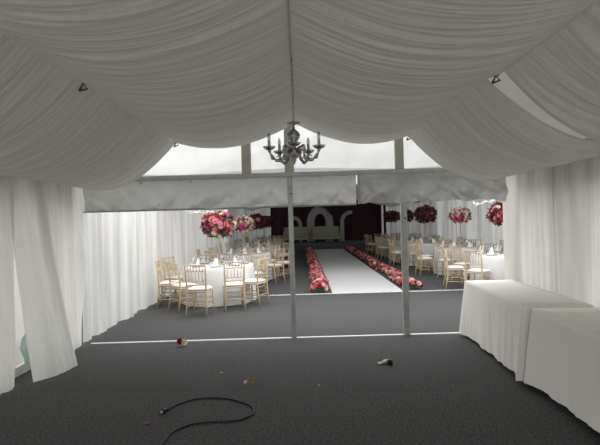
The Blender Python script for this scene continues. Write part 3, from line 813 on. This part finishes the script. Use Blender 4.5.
# ------------------------------------------------------------------ buffet tables
def buffet(cx, cy, rz, ln, wd, hem0, hem1, seed, lab_t, lab_c, top=.745, lap=0.):
    t = empty('trestle_table', (cx, cy, 0), rz); tag(t, lab_t, 'table', 'trestle tables under white cloths')
    mb = MB(); mb.box((0,0,top-.02), (wd,ln,.03), bev=.005); mb.build('tabletop', M['chairwood'], t, smooth=False)
    for sx in (-1,1):
        for sy in (-1,1):
            mb = MB(); mb.tube([(sx*(wd/2-.06), sy*(ln/2-.14), top-.035), (sx*(wd/2-.05), sy*(ln/2-.10), 0)], .014, 8); mb.build('leg', M['black'], t)
    # cloth: rounded rectangle outline swept down with folds
    NA = 420; per = 2*(wd+ln); rr = .02
    hx, hy = wd/2+.008, ln/2+.008
    def outline(s):
        d = s*per
        for (p, q, L) in (((-hx,-hy),(hx,-hy),wd),((hx,-hy),(hx,hy),ln),((hx,hy),(-hx,hy),wd),((-hx,hy),(-hx,-hy),ln)):
            if d <= L+1e-9:
                k = d/L; x, y = p[0]+(q[0]-p[0])*k, p[1]+(q[1]-p[1])*k
                nx, ny = {(-hx,-hy): (0,-1), (hx,-hy): (1,0), (hx,hy): (0,1), (-hx,hy): (-1,0)}[p]
                e = min(k, 1-k)*L
                return x, y, nx, ny, e, k
            d -= L
        return -hx, -hy, -1, 0, 0, 0
    mb = MB()
    def fn(u, v):
        x, y, nx, ny, e, k = outline(v)
        kk = round(u*28)
        if kk <= 4:
            q = kk/4; return (x*q, y*q, top + .0015*N(x*q*5, y*q*5, seed))
        tt = (kk-4)/24
        corner = math.exp(-(e/.10)**2)
        cxn, cyn = (x/hx, y/hy)
        f = .024*N(v*38, seed, tt*.5) + .012*N(v*85, seed+3, tt*.7) + .020*N(v*17, seed+7)
        out = .004*min(1, tt*12) + tt**.9*(.018+f) + corner*.07*tt
        if abs(ny): out *= .22; corner *= .3
        hem = hem0 + (hem1-hem0)*(1-(y/hy+1)/2) + .012*N(v*20, seed)
        z = top - (top-hem)*tt
        ox = nx*out + corner*.03*tt*math.copysign(1, cxn)*(1-abs(nx)); oy = ny*out + corner*.03*tt*math.copysign(1, cyn)*(1-abs(ny))
        return (x+ox, y+oy, z)
    mb.grid(fn, 28, NA, closed=True)
    o = mb.build('tablecloth', M['buffetcloth'], None, loc=(cx, cy, .003)); o.rotation_euler = (0, 0, rz)
    tag(o, lab_c, 'tablecloth', 'white buffet tablecloths')
buffet(2.462, 5.09, -R(4.0), 1.82, .62, .03, .05, 3.1, 'farther trestle table beside the right curtains, hidden by its cloth', 'white floor-length cloth on the farther buffet table, by the gable opening')
buffet(2.375, 3.14, -R(4.0), 1.88, .63, .05, .12, 6.7, 'nearer trestle table at the right edge, hidden by its cloth', 'white cloth with a raised hem on the nearer buffet table, right edge', top=.742)
# cable
cab = [(-1.07,2.95),(-1.055,3.16),(-1.055,3.28),(-1.033,3.43),(-.93,3.56),(-.775,3.60),(-.572,3.61),(-.455,3.70),(-.442,3.826),(-.515,3.94),(-.667,4.05),(-.831,4.10),(-1.01,4.083),(-1.14,3.97),(-1.205,3.84)]
P = [Vector((x, y, .008)) for x, y in cab]
pts = []
for i in range(len(P)-1):
    a, b, c, d = P[max(i-1,0)], P[i], P[i+1], P[min(i+2,len(P)-1)]
    for q in range(8):
        t = q/8; pts.append(.5*((2*b)+(c-a)*t+(2*a-5*b+4*c-d)*t*t+(3*b-a-3*c+d)*t**3))
pts.append(P[-1])
cb = empty('power_cable', (0,0,0)); tag(cb, 'black cable looped on the dark carpet in the foreground', 'cable')
mb = MB(); mb.tube(pts, .0065, 8); mb.build('lead', M['black'], cb)
mb = MB(); e = P[-1]; mb.tube([e+Vector((.012,.024,0.004)), e+Vector((0,-.005,.012)), e+Vector((-.012,-.035,.014)), e+Vector((-.016,-.05,.014))], [.009,.017,.021,.019], 10); mb.build('connector', M['black'], cb)
mb = MB(); mb.tube([e+Vector((-.016,-.05,.014)), e+Vector((-.02,-.062,.014))], [.013,.012], 10); o = mb.build('connector_tip', M['steel'], cb); o['label'] = 'pale metal tip'

def fallen(loc, cols, label, name='fallen_flower', cat='flower', s=.8):
    t = empty(name, loc); tag(t, label, cat)
    for k, (c, off, d, sc_) in enumerate(cols):
        o = link('flower_head', BLO[c], t); orient(o, off, d, sc_*s, k*1.3)
    return t
fw = fallen((-1.62, 5.93, 0), [('crimson', (-.018,0,.052), (-.4,-.7,.6), 1.15), ('cream', (.032,-.01,.048), (.5,-.7,.6), 1.0)], 'fallen red and cream flower lying by the white floor strip')
mb = MB(); leaf_into(mb, (.02,-.02,.01), (1,-.5,.2), .07, 0); leaf_into(mb, (-.02,-.03,.01), (.2,-1,.1), .07, .5); mb.build('leaf', M['leaf'], fw, smooth=False)
fw = fallen((-.547, 4.45, 0), [('tan', (.018,0,.028), (.4,-.6,.7), .75), ('cream', (-.038,-.005,.022), (-.6,-.5,.6), .45)], 'small withered brown flower lying on the middle of the carpet')
mb = MB(); mb.tube([(.0,0,.01),(.03,.03,.03),(.06,.05,.05)], .004, 6); mb.build('stem', M['stem'], fw)
# dark bulb-like cap with pale stub
cp = empty('bottle_cap', (.93, 4.945, 0)); tag(cp, 'small black cap with a pale stub lying on the carpet at right', 'debris')
mb = MB(); mb.tube([(.025,.0,.030),(.02,-.035,.030),(.018,-.05,.030)], [.030,.031,.027], 14); mb.build('cap', M['black'], cp)
mb = MB(); mb.tube([(.02,.02,.028),(-.03,.03,.024),(-.075,.0,.016)], [.02,.018,.008], 8); o = mb.build('stub', M['f_cream'], cp); o['label'] = 'pale stub'
mb = MB(); mb.ell((-.09,-.01,.014), (.026,.02,.013), 5, 8, jit=.4); mb.build('scrap', M['napkin'], cp)
mb = MB(); mb.grid(lambda u, v: ((u-.5)*.05, (v-.5)*.035, .006+.012*(u-.5)**2*8*.3+.004*math.sin(v*5)), 6, 6)
tag(mb.build('petal', M['f_plum'], loc=(-1.281, 3.614, 0)), 'single dull pink petal lying left of the cable end', 'petal')
for (x, y, l) in ((-.889, 4.805, 'tiny pale paper speck on the carpet left of centre'), (.145, 4.35, 'tiny pale paper speck on the carpet near the centre')):
    mb = MB(); mb.grid(lambda u, v: ((u-.5)*.022, (v-.5)*.02, .004+.004*math.sin(u*3+v*2)), 3, 3); tag(mb.build('paper_scrap', M['napkin'], loc=(x, y, 0)), l, 'scrap')

# teal plastic bag behind the parted curtain
mb = MB(); mb.ell((0,0,.19), (.045,.08,.15), 14, 20, jit=.55, seed=3.0)
tag(mb.build('plastic_bag', M['teal'], loc=(-3.09, 4.98, .10)), 'pale teal plastic bag glimpsed through the parted left curtains', 'bag')

# beaded garlands in the link
def garland(pts, label, seed):
    rnd = random.Random(seed)
    t = empty('hanging_garland', pts[0]); tag(t, label, 'garland', 'white bead garlands under the valance')
    p0 = Vector(pts[0]); rel_ = [Vector(p)-p0 for p in pts]; path = []
    for i in range(len(rel_)-1):
        for q in range(6):
            a = rel_[i].lerp(rel_[i+1], q/6); a.z -= .03*math.sin(PI*q/6); path.append(a)
    path.append(rel_[-1])
    mb = MB(); mb.tube([rel_[0]+Vector((0, .12, 2.44-pts[0][2]))]+path+[rel_[-1]+Vector((0, .12, 2.44-pts[-1][2]))], .006, 6); mb.build('wire', M['wire'], t)
    for k in range(26):
        p = path[int(rnd.random()*(len(path)-1))] + Vector((rnd.uniform(-.03,.03), rnd.uniform(-.03,.03), rnd.uniform(-.045,.03)))
        mb = MB(); r_ = rnd.uniform(.010,.022); mb.ell(p, (r_, r_, r_*.9), 5, 7); mb.build('bead', M['china'], t)
garland([(-2.45,9.7,1.93),(-2.2,9.7,1.90),(-1.95,9.7,1.90),(-1.75,9.7,1.92),(-1.58,9.7,1.93)], 'white bead garland hanging above the nearest left flower ball', 2)
garland([(3.75,9.6,1.90),(4.0,9.6,1.93),(4.25,9.6,2.0),(4.45,9.6,2.06)], 'white bead garland above the half-hidden right flower ball', 3)

# ------------------------------------------------------------------ light
w = bpy.data.worlds.new('overcast'); sc.world = w; w.use_nodes = True
bg = w.node_tree.nodes['Background']
tc = w.node_tree.nodes.new('ShaderNodeTexCoord'); sp = w.node_tree.nodes.new('ShaderNodeSeparateXYZ'); rp = w.node_tree.nodes.new('ShaderNodeValToRGB')
w.node_tree.links.new(tc.outputs['Generated'], sp.inputs[0]); w.node_tree.links.new(sp.outputs['Z'], rp.inputs['Fac'])
rp.color_ramp.elements[0].position = 0; rp.color_ramp.elements[0].color = (.90, .90, .90, 1)
rp.color_ramp.elements[1].position = .8; rp.color_ramp.elements[1].color = (.97, .975, .98, 1)
w.node_tree.links.new(rp.outputs['Color'], bg.inputs['Color']); bg.inputs['Strength'].default_value = 1.85
def area(name, loc, rot, sx, sy, power, col=(1,1,1)):
    l = bpy.data.lights.new(name, 'AREA'); l.shape = 'RECTANGLE'; l.size = sx; l.size_y = sy; l.energy = power; l.color = col
    o = bpy.data.objects.new(name, l); COL.objects.link(o); o.location = loc; o.rotation_euler = rot; return o
area('back_fill', (0, -2.25, 1.25), (R(97), 0, 0), 4.5, 2.0, 80, (1, .985, .97))  # added fill lamp inside the closed back wall, brightens the roof lining
area('link_daylight', (1.4, 8.0, 2.30), (0, 0, 0), 8.5, 3.2, 215, (1, .99, .98))
area('hall_front_fill', (1.45, 12.2, 2.55), (0, 0, 0), 7.5, 4.0, 90, (1, .99, .98))  # added fill lamp under the hall roof, brightens the near part of the aisle
sc.view_settings.view_transform = 'Standard'
sc.view_settings.look = 'None'
sc.view_settings.exposure = 0.0
sc.view_settings.gamma = 1.0
sc.cycles.max_bounces = 8; sc.cycles.diffuse_bounces = 6; sc.cycles.transparent_max_bounces = 12; sc.cycles.caustics_reflective = False; sc.cycles.caustics_refractive = False
sc.cycles.sample_clamp_indirect = 4.0
